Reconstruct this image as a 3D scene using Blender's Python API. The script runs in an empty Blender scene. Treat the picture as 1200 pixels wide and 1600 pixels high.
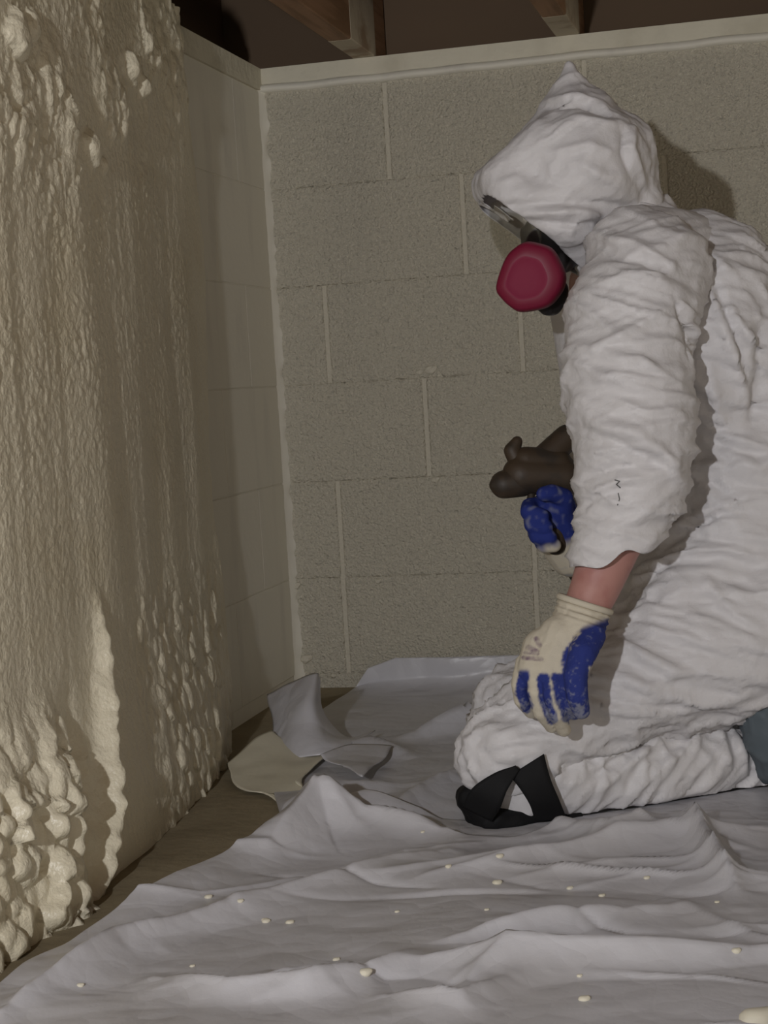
import bpy, bmesh, math, random
import numpy as np
from mathutils import Vector, Matrix

# ------------------------------------------------------------------ camera
FPX, YAW, PITCH, ROLL, CAMH = 2632.0, .24697, .073486, .059438, .624
YB, XL = 3.3825, -1.062            # back wall plane, left wall plane
def cam_axes():
    cy, sy = math.cos(YAW), math.sin(YAW)
    f = np.array([-sy, cy, 0]); r = np.array([cy, sy, 0]); u = np.array([0, 0, 1.])
    f2 = f*math.cos(PITCH)-u*math.sin(PITCH); u2 = u*math.cos(PITCH)+f*math.sin(PITCH)
    return r*math.cos(ROLL)-u2*math.sin(ROLL), u2*math.cos(ROLL)+r*math.sin(ROLL), f2
CR, CU, CF = cam_axes(); CP = np.array([0, 0, CAMH])
# survey helpers: a sight line of the photograph met with a known plane / distance
def ray(x, y): return CF+CR*(x-600)/FPX-CU*(y-800)/FPX
def at(x, y, d): return CP+ray(x, y)*d
def onY(x, y, Y=YB): d = ray(x, y); return CP+d*Y/d[1]
def onZ(x, y, Z=0.): d = ray(x, y); return CP+d*(Z-CAMH)/d[2]
def onX(x, y, X=XL): d = ray(x, y); return CP+d*X/d[0]
def px(P):
    d = np.asarray(P, float)-CP; z = d@CF
    return np.stack([600+FPX*(d@CR)/z, 800-FPX*(d@CU)/z], -1)

S = bpy.context.scene; COL = S.collection
cam = bpy.data.cameras.new('camera'); camo = bpy.data.objects.new('camera', cam); COL.objects.link(camo)
camo.matrix_world = Matrix(((CR[0], CU[0], -CF[0], 0), (CR[1], CU[1], -CF[1], 0), (CR[2], CU[2], -CF[2], CAMH), (0, 0, 0, 1)))
cam.sensor_fit = 'VERTICAL'; cam.sensor_height = 36; cam.lens = FPX*36/1600; cam.clip_start = .02
S.camera = camo
S.view_settings.view_transform = 'Standard'; S.view_settings.look = 'None'
S.view_settings.exposure = 0; S.view_settings.gamma = 1; S.view_settings.use_curve_mapping = False

# ------------------------------------------------------------------ light
w = bpy.data.worlds.new('world'); S.world = w; w.use_nodes = True
w.node_tree.nodes['Background'].inputs[0].default_value = (1.0, .90, .74, 1)
w.node_tree.nodes['Background'].inputs[1].default_value = .72
KEY = Vector((-.50, -.70, 1.0))                       # work light behind the camera
def spot(name, loc, target, power, col, angle, blend, size):
    l = bpy.data.lights.new(name, 'SPOT'); l.energy = power; l.color = col; l.spot_size = math.radians(angle)
    l.spot_blend = blend; l.shadow_soft_size = size
    o = bpy.data.objects.new(name, l); COL.objects.link(o); o.location = loc
    o.rotation_euler = (Vector(target)-Vector(loc)).to_track_quat('-Z', 'Y').to_euler()
    return o
spot('work_light_offscreen', KEY, (-.4, 2.4, .4), 125, (.97, .97, 1.0), 110, .3, .025)

# ------------------------------------------------------------------ helpers
rng = np.random.default_rng(7)
def lin(c): return tuple(((v/255)/12.92 if v/255 <= .04045 else ((v/255+.055)/1.055)**2.4) for v in c)
def sm(e0, e1, x):
    t = np.clip((x-e0)/(e1-e0), 0, 1); return t*t*(3-2*t)
_perm = np.random.default_rng(3).permutation(4096); _grad = np.random.default_rng(4).normal(size=(4096, 3))
_grad /= np.linalg.norm(_grad, axis=1)[:, None]
def perlin(p, seed=0):
    p = np.asarray(p, float)+seed*17.37; i = np.floor(p).astype(np.int64); f = p-i
    u = f*f*f*(f*(f*6-15)+10); out = 0
    for dx in (0, 1):
        for dy in (0, 1):
            for dz in (0, 1):
                h = (_perm[(i[:, 0]+dx) & 4095]+i[:, 1]+dy) & 4095; h = (_perm[h]+i[:, 2]+dz) & 4095
                g = _grad[_perm[h]]
                d = g[:, 0]*(f[:, 0]-dx)+g[:, 1]*(f[:, 1]-dy)+g[:, 2]*(f[:, 2]-dz)
                wgt = (u[:, 0] if dx else 1-u[:, 0])*(u[:, 1] if dy else 1-u[:, 1])*(u[:, 2] if dz else 1-u[:, 2])
                out = out+wgt*d
    return out*1.6
def fbm(p, n=3, seed=0):
    o = 0; a = 1
    for k in range(n): o = o+a*perlin(np.asarray(p)*2**k, seed+k*5); a *= .5
    return o
def ridged(p, seed=0): return (1-np.abs(np.clip(perlin(p, seed), -1, 1)))**2
def crumple(p, n=7, seed=0, warp=.6):
    """faceted crumpled-film relief: folded plane waves in random directions"""
    g = np.random.default_rng(seed); q = p+warp*np.stack([perlin(p*.7, seed+k) for k in (1, 2, 3)], 1); o = 0
    for k in range(n):
        d = g.normal(size=3); d /= np.linalg.norm(d); t = q@d*g.uniform(.5, 1.6)+g.uniform(0, 9)
        o = o+np.abs((t % 2)-1)*g.uniform(.5, 1)
    return o/n-.37
def worley(p2, seed=0):
    """lumpy 2-D cells: distance to the nearest scattered point"""
    i = np.floor(p2).astype(np.int64); best = np.full(len(p2), 9.); rr = np.zeros(len(p2))
    for dx in (-1, 0, 1):
        for dy in (-1, 0, 1):
            c = i+[dx, dy]; h = _perm[(_perm[(c[:, 0]+seed*31) & 4095]+c[:, 1]) & 4095]
            pt = c+np.stack([(h*.6180339) % 1, (h*.7548776) % 1], 1)
            d = np.linalg.norm(p2-pt, axis=1); m = d < best; best = np.where(m, d, best); rr = np.where(m, (h*.3719) % 1, rr)
    return best, rr
def seg_dist(P, poly):
    """distance of 2-D points to a polyline, and the running parameter 0..1"""
    P = np.asarray(P); best = np.full(len(P), 1e9); par = np.zeros(len(P)); n = len(poly)-1
    for k in range(n):
        a, b = np.array(poly[k], float), np.array(poly[k+1], float); ab = b-a
        t = np.clip(((P-a)@ab)/(ab@ab), 0, 1); d = np.linalg.norm(P-a-t[:, None]*ab, axis=1)
        m = d < best; best = np.where(m, d, best); par = np.where(m, (k+t)/n, par)
    return best, par

def mesh_obj(name, V, Fc, mat, parent=None, smooth=True, thing=None):
    me = bpy.data.meshes.new(name); me.from_pydata([tuple(v) for v in V], [], [tuple(f) for f in Fc]); me.update()
    return link(name, me, mat, parent, smooth)
def link(name, me, mat, parent=None, smooth=True):
    me.materials.clear(); me.materials.append(mat)
    if smooth and len(me.polygons): me.polygons.foreach_set('use_smooth', [True]*len(me.polygons))
    o = bpy.data.objects.new(name, me); COL.objects.link(o)
    if parent: o.parent = parent; o.matrix_parent_inverse = parent.matrix_world.inverted()
    return o
def thing(name, loc, label, cat, group=None):
    o = bpy.data.objects.new(name, None); COL.objects.link(o); o.location = loc; o.empty_display_size = .05
    o.matrix_world = Matrix.Translation(Vector(loc))
    tag(o, label, cat, group); return o
def tag(o, label, cat, group=None):
    o['label'] = label; o['category'] = cat
    if group: o['group'] = group
    return o
def struct(o, label=None):
    o['kind'] = 'structure'
    if label: o['label'] = label
    return o
def grid_faces(n, m, wrap=False):
    f = []
    for i in range(n-1):
        for j in range(m-(0 if wrap else 1)):
            k = (j+1) % m; f.append((i*m+j, i*m+k, (i+1)*m+k, (i+1)*m+j))
    return f
def box(x0, x1, y0, y1, z0, z1):
    V = [(x, y, z) for x in (x0, x1) for y in (y0, y1) for z in (z0, z1)]
    return V, [(0, 1, 3, 2), (4, 6, 7, 5), (0, 4, 5, 1), (2, 3, 7, 6), (0, 2, 6, 4), (1, 5, 7, 3)]
def bevel_box(name, dims, bev, mat, seg=2):
    bm = bmesh.new(); bmesh.ops.create_cube(bm, size=1); bmesh.ops.scale(bm, vec=dims, verts=bm.verts)
    bmesh.ops.bevel(bm, geom=list(bm.edges), offset=bev, segments=seg, profile=.5, affect='EDGES')
    me = bpy.data.meshes.new(name); bm.to_mesh(me); bm.free(); me.materials.append(mat)
    return me
def rc(a, ra, b, rb, n=20, cap=6):
    """round cone as a closed mesh"""
    a, b = np.array(a, float), np.array(b, float); d = b-a; L = np.linalg.norm(d)
    d = d/L if L > 1e-6 else np.array([0, 0, 1.]); t = np.array([1., 0, 0]) if abs(d[0]) < .8 else np.array([0, 1., 0])
    e = np.cross(d, t); e /= np.linalg.norm(e); g = np.cross(d, e); rings = []
    for k in range(1, cap+1): q = math.pi/2*k/cap; rings.append((a-d*ra*math.cos(q), ra*math.sin(q)))
    for k in range(0, cap): q = math.pi/2*k/cap; rings.append((b+d*rb*math.sin(q), rb*math.cos(q)))
    V = []
    for c, r in rings:
        for j in range(n): an = 2*math.pi*j/n; V.append(c+r*(math.cos(an)*e+math.sin(an)*g))
    Fc = grid_faces(len(rings), n, True); i0 = len(V); V += [a-d*ra, b+d*rb]; m = len(rings)-1
    for j in range(n): Fc.append((i0, (j+1) % n, j)); Fc.append((i0+1, m*n+j, m*n+(j+1) % n))
    return V, Fc
def chain(pts, n=20):
    return [rc(pts[k][0], pts[k][1], pts[k+1][0], pts[k+1][1], n) for k in range(len(pts)-1)]
def ell(c, radii, axes=None, n=24, m=14):
    axes = np.eye(3) if axes is None else np.array(axes); V = []
    for i in range(1, m):
        th = math.pi*i/m
        for j in range(n):
            ph = 2*math.pi*j/n; v = np.array([math.sin(th)*math.cos(ph), math.sin(th)*math.sin(ph), math.cos(th)])*radii
            V.append(np.array(c)+v@axes)
    Fc = [tuple(reversed(f)) for f in grid_faces(m-1, n, True)]
    i0 = len(V); V += [np.array(c)+np.array([0, 0, radii[2]])@axes, np.array(c)-np.array([0, 0, radii[2]])@axes]
    for j in range(n): Fc.append((i0, j, (j+1) % n)); Fc.append((i0+1, (m-2)*n+(j+1) % n, (m-2)*n+j))
    return V, Fc
def join(parts):
    V, Fc = [], []
    for v, f in parts:
        k = len(V); V += [tuple(q) for q in v]; Fc += [tuple(i+k for i in q) for q in f]
    return V, Fc
def remesh(parts, voxel, it=10, fac=.5):
    V, Fc = join(parts); me = bpy.data.meshes.new('tmp'); me.from_pydata(V, [], Fc); me.update()
    bm = bmesh.new(); bm.from_mesh(me); bmesh.ops.recalc_face_normals(bm, faces=bm.faces); bm.to_mesh(me); bm.free()
    o = bpy.data.objects.new('tmp', me); COL.objects.link(o)
    r = o.modifiers.new('r', 'REMESH'); r.mode = 'VOXEL'; r.voxel_size = voxel; r.adaptivity = 0
    s = o.modifiers.new('s', 'SMOOTH'); s.factor = fac; s.iterations = it
    dg = bpy.context.evaluated_depsgraph_get(); out = bpy.data.meshes.new_from_object(o.evaluated_get(dg))
    bpy.data.objects.remove(o); bpy.data.meshes.remove(me); return out
def get_co(me):
    a = np.empty(len(me.vertices)*3); me.vertices.foreach_get('co', a); return a.reshape(-1, 3)
def get_no(me):
    a = np.empty(len(me.vertices)*3); me.vertices.foreach_get('normal', a); return a.reshape(-1, 3)
def set_co(me, c): me.vertices.foreach_set('co', np.ascontiguousarray(c).ravel()); me.update()
def cut(me, point, normal):
    """open the shell: drop what lies beyond a plane"""
    bm = bmesh.new(); bm.from_mesh(me)
    bmesh.ops.bisect_plane(bm, geom=list(bm.verts)+list(bm.edges)+list(bm.faces), plane_co=Vector(point), plane_no=Vector(normal), clear_outer=True)
    bm.to_mesh(me); bm.free(); me.update()
def thicken(me, t):
    bm = bmesh.new(); bm.from_mesh(me); bmesh.ops.solidify(bm, geom=list(bm.faces), thickness=t); bm.to_mesh(me); bm.free(); me.update()
def merge_meshes(ms, name):
    bm = bmesh.new()
    for m in ms: bm.from_mesh(m)
    me = bpy.data.meshes.new(name); bm.to_mesh(me); bm.free(); return me
def surf(ctrl, nu=8, nv=8, relief=None):
    """smooth patch through a grid of control points (Catmull-Rom both ways)"""
    C = np.array(ctrl, float)
    def cr(A, n):
        P = np.concatenate([[2*A[0]-A[1]], A, [2*A[-1]-A[-2]]]); out = []
        for k in range(len(A)-1):
            for t in np.linspace(0, 1, n, endpoint=False):
                p0, p1, p2, p3 = P[k:k+4]
                out.append(.5*(2*p1+(p2-p0)*t+(2*p0-5*p1+4*p2-p3)*t*t+(3*p1-p0-3*p2+p3)*t**3))
        out.append(A[-1]); return np.array(out)
    U = cr(C, nu); W = np.swapaxes(cr(np.swapaxes(U, 0, 1), nv), 0, 1)
    n, m = W.shape[:2]; V = W.reshape(-1, 3)
    if relief is not None: V = V+relief(V)
    return V, grid_faces(n, m)

# ------------------------------------------------------------------ materials
def mat(name, col, rough=.6, spec=.5, bumps=(), var=(), metal=0, coat=0, attr=None, vor=()):
    """bumps: (scale, strength, distance, detail); var: (scale, colour, low, high) tints by noise;
    attr: list of (attribute, colour) painted regions"""
    m = bpy.data.materials.new(name); m.use_nodes = True; N = m.node_tree.nodes; Lk = m.node_tree.links
    b = N['Principled BSDF']; b.inputs['Roughness'].default_value = rough; b.inputs['Specular IOR Level'].default_value = spec
    b.inputs['Metallic'].default_value = metal; b.inputs['Coat Weight'].default_value = coat
    tc = N.new('ShaderNodeTexCoord'); geo = N.new('ShaderNodeNewGeometry')
    c = N.new('ShaderNodeRGB'); c.outputs[0].default_value = (*col, 1); out = c.outputs[0]
    for sc, c2, lo, hi in var:
        n = N.new('ShaderNodeTexNoise'); n.inputs['Scale'].default_value = sc if not isinstance(sc, tuple) else 1
        n.inputs['Detail'].default_value = 4
        if isinstance(sc, tuple):
            mp = N.new('ShaderNodeMapping'); mp.inputs['Scale'].default_value = sc
            Lk.new(geo.outputs['Position'], mp.inputs[0]); Lk.new(mp.outputs[0], n.inputs['Vector'])
        else: Lk.new(geo.outputs['Position'], n.inputs['Vector'])
        r = N.new('ShaderNodeMapRange'); r.inputs[1].default_value = lo; r.inputs[2].default_value = hi; r.interpolation_type = 'SMOOTHSTEP'
        Lk.new(n.outputs[0], r.inputs[0])
        x = N.new('ShaderNodeMix'); x.data_type = 'RGBA'; Lk.new(r.outputs[0], x.inputs[0]); Lk.new(out, x.inputs[6])
        x.inputs[7].default_value = (*c2, 1); out = x.outputs[2]
    for a, c2 in (attr or ()):
        n = N.new('ShaderNodeAttribute'); n.attribute_name = a
        x = N.new('ShaderNodeMix'); x.data_type = 'RGBA'; Lk.new(n.outputs['Fac'], x.inputs[0]); Lk.new(out, x.inputs[6])
        x.inputs[7].default_value = (*c2, 1); out = x.outputs[2]
    Lk.new(out, b.inputs['Base Color']); prev = None
    for sc, st, di, de in bumps:
        n = N.new('ShaderNodeTexNoise'); n.inputs['Scale'].default_value = sc; n.inputs['Detail'].default_value = de
        Lk.new(geo.outputs['Position'], n.inputs['Vector'])
        bp = N.new('ShaderNodeBump'); bp.inputs['Strength'].default_value = st; bp.inputs['Distance'].default_value = di
        Lk.new(n.outputs[0], bp.inputs['Height'])
        if prev: Lk.new(prev, bp.inputs['Normal'])
        prev = bp.outputs[0]
    for sc, st, di in vor:
        n = N.new('ShaderNodeTexNoise'); n.inputs['Scale'].default_value = sc*.6; n.inputs['Detail'].default_value = 2; Lk.new(geo.outputs['Position'], n.inputs['Vector'])
        mx = N.new('ShaderNodeVectorMath'); mx.operation = 'MULTIPLY_ADD'; mx.inputs[1].default_value = (1.2/sc,)*3
        Lk.new(n.outputs['Color'], mx.inputs[0]); Lk.new(geo.outputs['Position'], mx.inputs[2])
        v = N.new('ShaderNodeTexVoronoi'); v.inputs['Scale'].default_value = sc; Lk.new(mx.outputs[0], v.inputs['Vector'])
        bp = N.new('ShaderNodeBump'); bp.inputs['Strength'].default_value = st; bp.inputs['Distance'].default_value = di; bp.invert = True
        Lk.new(v.outputs['Distance'], bp.inputs['Height'])
        if prev: Lk.new(prev, bp.inputs['Normal'])
        prev = bp.outputs[0]
    if prev: Lk.new(prev, b.inputs['Normal'])
    return m
M = {}
M['block'] = mat('painted_block', (.58, .54, .44), .75, .3, [(190, 1.0, .010, 3), (45, .3, .008, 2)],
                 [((5, 5, 1.2), (.52, .485, .40), .5, .8), (220, (.70, .655, .54), .55, .75), (120, (.46, .43, .35), .56, .72)])
M['mortar'] = mat('painted_mortar', (.58, .54, .44), .75, .3, [(120, .8, .006, 3)])
M['thin'] = mat('thin_foam_coat', (.74, .71, .615), .55, .4, [(60, .15, .004, 3)], [((14, 14, 3), (.66, .63, .55), .5, .75)])
M['foam'] = mat('spray_foam', (.76, .70, .54), .33, .5, [(90, .6, .006, 4), (220, .3, .002, 2)], [(5, (.70, .63, .46), .45, .7), ((2.5, 2.5, .8), (.78, .73, .59), .5, .75)])
M['suit'] = mat('coverall_film', (.64, .625, .635), .5, .35, [(38, .5, .006, 5), (240, .12, .0015, 2)], vor=[(22, .25, .008)])
M['sheet'] = mat('plastic_sheeting', (.56, .555, .585), .36, .5, [(22, .35, .006, 5)], [(5, (.51, .50, .515), .45, .7)], vor=[(9, .45, .014), (26, .3, .006)])
M['wood'] = mat('joist_wood', (.34, .20, .115), .7, .3, [(60, .3, .003, 3)], [((40, 3, 40), (.22, .125, .065), .45, .65)])
M['wood_pale'] = mat('oversprayed_wood', (.50, .44, .34), .7, .3, [(60, .3, .003, 3)], [(12, (.30, .22, .15), .5, .7)])
M['dark'] = mat('old_subfloor', (.15, .105, .07), .9, .1)
M['floor'] = mat('dirty_slab', (.30, .25, .16), .8, .3, [(40, .4, .006, 4)], [(6, (.22, .18, .11), .4, .7)])
M['skin'] = mat('skin', (.44, .225, .195), .5, .4, [(300, .1, .001, 2)], [(30, (.38, .17, .15), .45, .7)])
M['glove'] = mat('knit_glove', (.58, .53, .43), .85, .2, [(500, .4, .001, 2)], attr=[('coat', (.022, .036, .20)), ('worn', (.28, .29, .34)), ('print', (.17, .11, .16))])
M['magenta'] = mat('magenta_plastic', (.17, .006, .03), .5, .4, [(300, .05, .001, 2)])
M['magenta2'] = mat('magenta_filter_face', (.20, .014, .045), .7, .3)
M['rubber'] = mat('black_rubber', (.022, .02, .02), .5, .4)
M['strap'] = mat('black_webbing', (.008, .008, .009), .7, .2, [(200, .2, .001, 2)])
M['buckle'] = mat('grey_buckle', (.12, .12, .12), .4, .5)
M['gun'] = mat('brown_gun_metal', (.055, .037, .023), .55, .4, [(90, .2, .002, 2)], [(25, (.035, .027, .02), .45, .65)])
M['shoe'] = mat('slate_boot_cover', (.105, .128, .145), .6, .3, [(90, .2, .003, 3)])
M['sole'] = mat('dark_sole', (.02, .022, .025), .7, .3)
M['crumb'] = mat('foam_crumb', (.68, .64, .52), .6, .3)
M['hair'] = mat('dark_hair', (.03, .02, .015), .6, .3)
M['eye'] = mat('eye_white', (.7, .68, .65), .25, .5)
def lens_mat():
    m = bpy.data.materials.new('clear_visor'); m.use_nodes = True; N = m.node_tree.nodes; Lk = m.node_tree.links
    o = N['Material Output']; N.remove(N['Principled BSDF'])
    t = N.new('ShaderNodeBsdfTransparent'); t.inputs[0].default_value = (.95, .945, .92, 1)
    g = N.new('ShaderNodeBsdfGlossy'); g.inputs['Roughness'].default_value = .12; g.inputs[0].default_value = (.8, .8, .8, 1)
    x = N.new('ShaderNodeMixShader'); x.inputs[0].default_value = .07
    Lk.new(t.outputs[0], x.inputs[1]); Lk.new(g.outputs[0], x.inputs[2]); Lk.new(x.outputs[0], o.inputs[0]); return m
M['visor'] = lens_mat()

# ------------------------------------------------------------------ the room
Z0, CH = .03, .2032                # first bed joint, course height
fl = struct(mesh_obj('floor', *box(-1.3, 3.0, -2.5, YB+.2, -.1, 0), M['floor'], smooth=False), 'dirty slab under the plastic sheeting')
# back wall: backing (mortar) with every block proud of it
wb = struct(mesh_obj('wall_back', *box(XL-.2, 3.0, YB+.0045, YB+.2, -.1, Z0+6*CH), M['mortar'], smooth=False), 'painted concrete block wall')
joints = [-.951, -.950, -.753, -.953, -.652, -.800]
blk_cache = {}
def block_mesh(L, H, T):
    k = (round(L, 3), round(H, 3))
    if k not in blk_cache: blk_cache[k] = bevel_box('block', (L, T, H), .006, M['block'], 3)
    return blk_cache[k]
def put(name, me, loc, parent, rot=None):
    o = bpy.data.objects.new(name, me); COL.objects.link(o); o.parent = parent
    o.location = loc
    if rot: o.rotation_euler = rot
    return o
for k in range(-1, 6):
    z0 = Z0+k*CH; z1 = z0+CH
    j = joints[max(k, 0)] if k >= 0 else -.753
    edges = [XL-.15]+[j+i*.4064 for i in range(-1, 11) if XL+.03 < j+i*.4064 < 2.95]+[3.0]
    for a, b in zip(edges[:-1], edges[1:]):
        L = b-a-.008; dz = random.Random(int(a*1e3)+k).uniform(-.0006, .0006)
        put('block', block_mesh(L, CH+.003, .05), ((a+b)/2, YB+.0255+dz, (z0+z1)/2), wb)
# lumps of mortar squeezed out at joints
for (x, y, r) in [(672, 578, .012), (655, 582, .008), (680, 750, .009), (590, 908, .008), (1025, 1050, .007), (478, 1030, .012), (452, 905, .012), (462, 915, .009), (520, 1056, .007)]:
    p = onY(x, y); me = remesh([ell(p+[0, 0, 0], (r, r*.55, r*.8)), ell(p+[r*.7, 0, r*.3], (r*.6, r*.45, r*.5))], .0025, 2)
    set_co(me, get_co(me)+.002*fbm(get_co(me)*160, 2)[:, None]*get_no(me)); link('mortar_lump', me, M['mortar'], wb)
# left wall: blocks near the corner stay visible under a thin coat
wl = struct(mesh_obj('wall_left', *box(XL-.2, XL-.0025, -2.5, YB, -.1, Z0+6*CH), M['thin'], smooth=False), 'block wall with thin cream coat beside the corner')
lj = [3.02, 3.20, 3.02, 3.20, 3.05, 3.20]; lcache = {}
for k in range(6):
    z0 = Z0+k*CH; e = [YB]+[lj[k]-i*.4064 for i in range(3)]
    for a, b in zip(e[1:], e[:-1]):
        L = b-a-.0015; key = round(L, 3)
        if key not in lcache: lcache[key] = bevel_box('block', (.05, L, CH-.002), .0015, M['thin'], 2)
        put('block', lcache[key], (XL-.0255, (a+b)/2, z0+CH/2), wl)
# rough bead of coat where the two walls meet
V = []; Fc = []; n = 260
for i in range(n):
    z = .0+i*(1.25/(n-1)); jit = perlin(np.array([[z*23, .3, 1.]]))[0]*.006+perlin(np.array([[z*70, 2.3, 1.]]))[0]*.004
    V += [(XL-.002, YB-.02-jit, z), (XL+.003, YB-.009, z), (XL+.008+jit*.5, YB-.003, z), (XL+.012+jit*1.3, YB+.004, z)]
struct(mesh_obj('trim_1', V, grid_faces(n, 4), M['thin']), 'rough cream bead running up the wall corner')
# sill plate and bead on top of the walls
ZT = Z0+6*CH
V = []; Fc = []; n = 120
def strip(name, pts_fn, n, m, material, label):
    V = [p for i in range(n) for p in pts_fn(i/(n-1))]; return struct(mesh_obj(name, V, grid_faces(n, m), material), label)
M['sill'] = mat('oversprayed_sill', (.66, .62, .50), .65, .35, [(35, .5, .008, 4)], [(8, (.55, .51, .40), .45, .7)])
struct(mesh_obj('trim_2', *box(XL, 3.0, YB-.004, YB+.18, ZT+.006, ZT+.045), M['sill'], smooth=False), 'oversprayed wooden sill plate on the back wall')
def bead(t):
    x = XL+t*4.05; a = perlin(np.array([[x*9, 5.1, .2]]))[0]*.003
    return [(x, YB+.002, ZT-.006+a), (x, YB-.011-a, ZT-.004+a), (x, YB-.013-a, ZT+.004+a), (x, YB-.005, ZT+.011+a), (x, YB+.002, ZT+.012)]
strip('trim_3', bead, 300, 5, M['thin'], 'pale sealant bead under the sill plate')
struct(mesh_obj('trim_4', *box(XL-.18, XL+.004, -2.5, YB+.1, ZT, ZT+.045), M['sill'], smooth=False), 'oversprayed sill plate on the left wall')
ce = struct(mesh_obj('ceiling', *box(XL-.2, 3.0, -2.5, YB+.2, 1.56, 1.60), M['dark'], smooth=False), 'dark subfloor above the joists')
mesh_obj('rim_board', *box(XL-.2, 3.0, YB+.11, YB+.15, ZT+.045, 1.56), M['dark'], ce, False)
mesh_obj('rim_board', *box(XL-.15, XL-.11, -2.5, YB+.2, ZT+.045, 1.56), M['dark'], ce, False)
jm = bevel_box('joist', (.046, 5.6, .235), .003, M['wood']); jp = bevel_box('overspray', (.0475, .20, .236), .003, M['wood_pale'])
for i in range(10):
    x = -.838+i*.4155
    o = put('joist', jm, (x, YB+.1-2.8, ZT+.045+.1185), ce); put('overspray', jp, (0, 2.70-.09, 0), o)

# ------------------------------------------------------------------ sprayed foam on the left wall
def build_foam():
    Ys = np.concatenate([np.linspace(-1.5, 1.55, 60, endpoint=False), np.arange(1.55, 3.10, .0042)])
    Zs = np.arange(-.012, 1.30, .0042); n, m = len(Ys), len(Zs)
    Y, Z = [a.ravel() for a in np.meshgrid(Ys, Zs, indexing='ij')]; P2 = np.stack([Y, Z], 1)
    P3 = np.stack([Y, Z, np.zeros_like(Y)], 1)
    T = np.interp(Y, [-1.5, 1.5, 1.9, 2.2, 2.6, 2.9, 3.1], [.10, .11, .128, .112, .062, .026, .015])
    T = T+.035*sm(.30, 0, Z)*sm(3.0, 2.5, Y)                       # thicker foot
    edge = np.interp(Z, [0, .1, .2, .32, .6, .9, 1.3], [2.80, 2.865, 2.88, 2.90, 2.95, 2.99, 2.93])+.008*perlin(P3*[0, 14, 0]+[3, 0, 0])
    wdt = np.interp(Z, [0, .12, .3, .45, 1.3], [.012, .012, .035, .10, .13])
    T = T*sm(0, 1, (edge-Y)/wdt+.02)
    thick = sm(.0, .03, T)
    # broad vertical passes of the gun, popcorn texture, dripping lumps
    T = T+thick*.005*perlin(np.stack([Y*9, Z*1.6, Z*0+2.2], 1))
    T = T+thick*.0012*perlin(np.stack([Y*34, Z*3.0, Z*0+7.2], 1))
    up = sm(.25, .75, Z); far = sm(2.95, 2.6, Y)
    d, r = worley(P2*[95, 95]+.35*np.stack([perlin(P3*60, 3), perlin(P3*60, 4)], 1), 1)
    T = T+thick*far*(.15+.85*up)*.0026*np.clip(1-d*d*1.5, 0, 1)*(.3+r)*(.5+.5*sm(-.4, .5, perlin(P3*8, 9)))
    d, r = worley(P2*[42, 30]+.4*np.stack([perlin(P3*25, 5), perlin(P3*25, 6)], 1), 2)
    lump = np.sqrt(np.clip(1-d*d*1.9, 0, 1))*(.25+r)
    p = px(np.stack([XL+T, Y, Z], 1))
    top = sm(.86, 1.05, Z+.25*(2.3-Y))*sm(3.0, 2.75, Y)*sm(-.35, .25, perlin(P3*7, 12)+.25*sm(1.1, 1.25, Z))
    low = sm(.30, .12, Z)*sm(1.98, 1.90, Y)
    mid = sm(.42, .22, Z)*sm(2.15, 2.4, Y)*sm(2.9, 2.75, Y)*.35
    T = T+.020*lump*np.clip(.4*top+1.0*low+1.3*mid, 0, 1.3)
    d2, r2 = worley(P2*[20, 17]+.4*np.stack([perlin(P3*12, 7), perlin(P3*12, 8)], 1), 5)
    T = T+.022*np.sqrt(np.clip(1-d2*d2*1.7, 0, 1))*(r2-.15)*np.clip(.35*top+1.0*low, 0, 1.2)
    def ridge(path, wd, h, taper=True):
        q = np.array([[onX(x, y, -.93)[1], onX(x, y, -.93)[2]] for x, y in path]); dd, pr = seg_dist(P2, q)
        dd = dd*(1+.35*perlin(P3*40, 21)); tp = np.sin(np.clip(pr, .02, .98)*math.pi)**.6 if taper else 1
        return h*np.exp(-(dd/wd)**2)*tp
    T = T+ridge([(168, 940), (172, 1040), (158, 1180), (150, 1270), (132, 1350), (112, 1410)], .013, .030)*(1+.3*perlin(P3*50, 2))
    T = T-ridge([(118, 1110), (112, 1230), (100, 1330), (108, 1400)], .034, .045)
    T = T+ridge([(70, 1120), (62, 1210), (90, 1310), (70, 1420)], .024, .02)
    # single blobs
    for x, y, r0, h in [(165, 228, .026, .030), (250, 100, .022, .03), (272, 130, .02, .02), (28, 52, .03, .03), (60, 35, .02, .02), (95, 1150, .02, .02), (195, 255, .012, .012), (280, 60, .016, .016)]:
        c = onX(x, y, -.93)[1:]; dd = np.linalg.norm((P2-c)*[1, 1], axis=1)/r0*(1+.45*perlin(P3*45, 33)); T = T+.6*h*np.sqrt(np.clip(1-dd*dd, 0, 1))
    X = np.where(thick < .02, XL-.004, XL+T)
    V = np.stack([X, Y, Z], 1); Fc = grid_faces(n, m)
    keep = (T > .0008)
    Fc = [f for f in Fc if keep[f[0]] or keep[f[1]] or keep[f[2]] or keep[f[3]]]
    o = mesh_obj('spray_foam', V, Fc, M['foam']); tag(o, 'thick lumpy cream spray foam coating the left wall', 'foam insulation')
build_foam()

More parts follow.
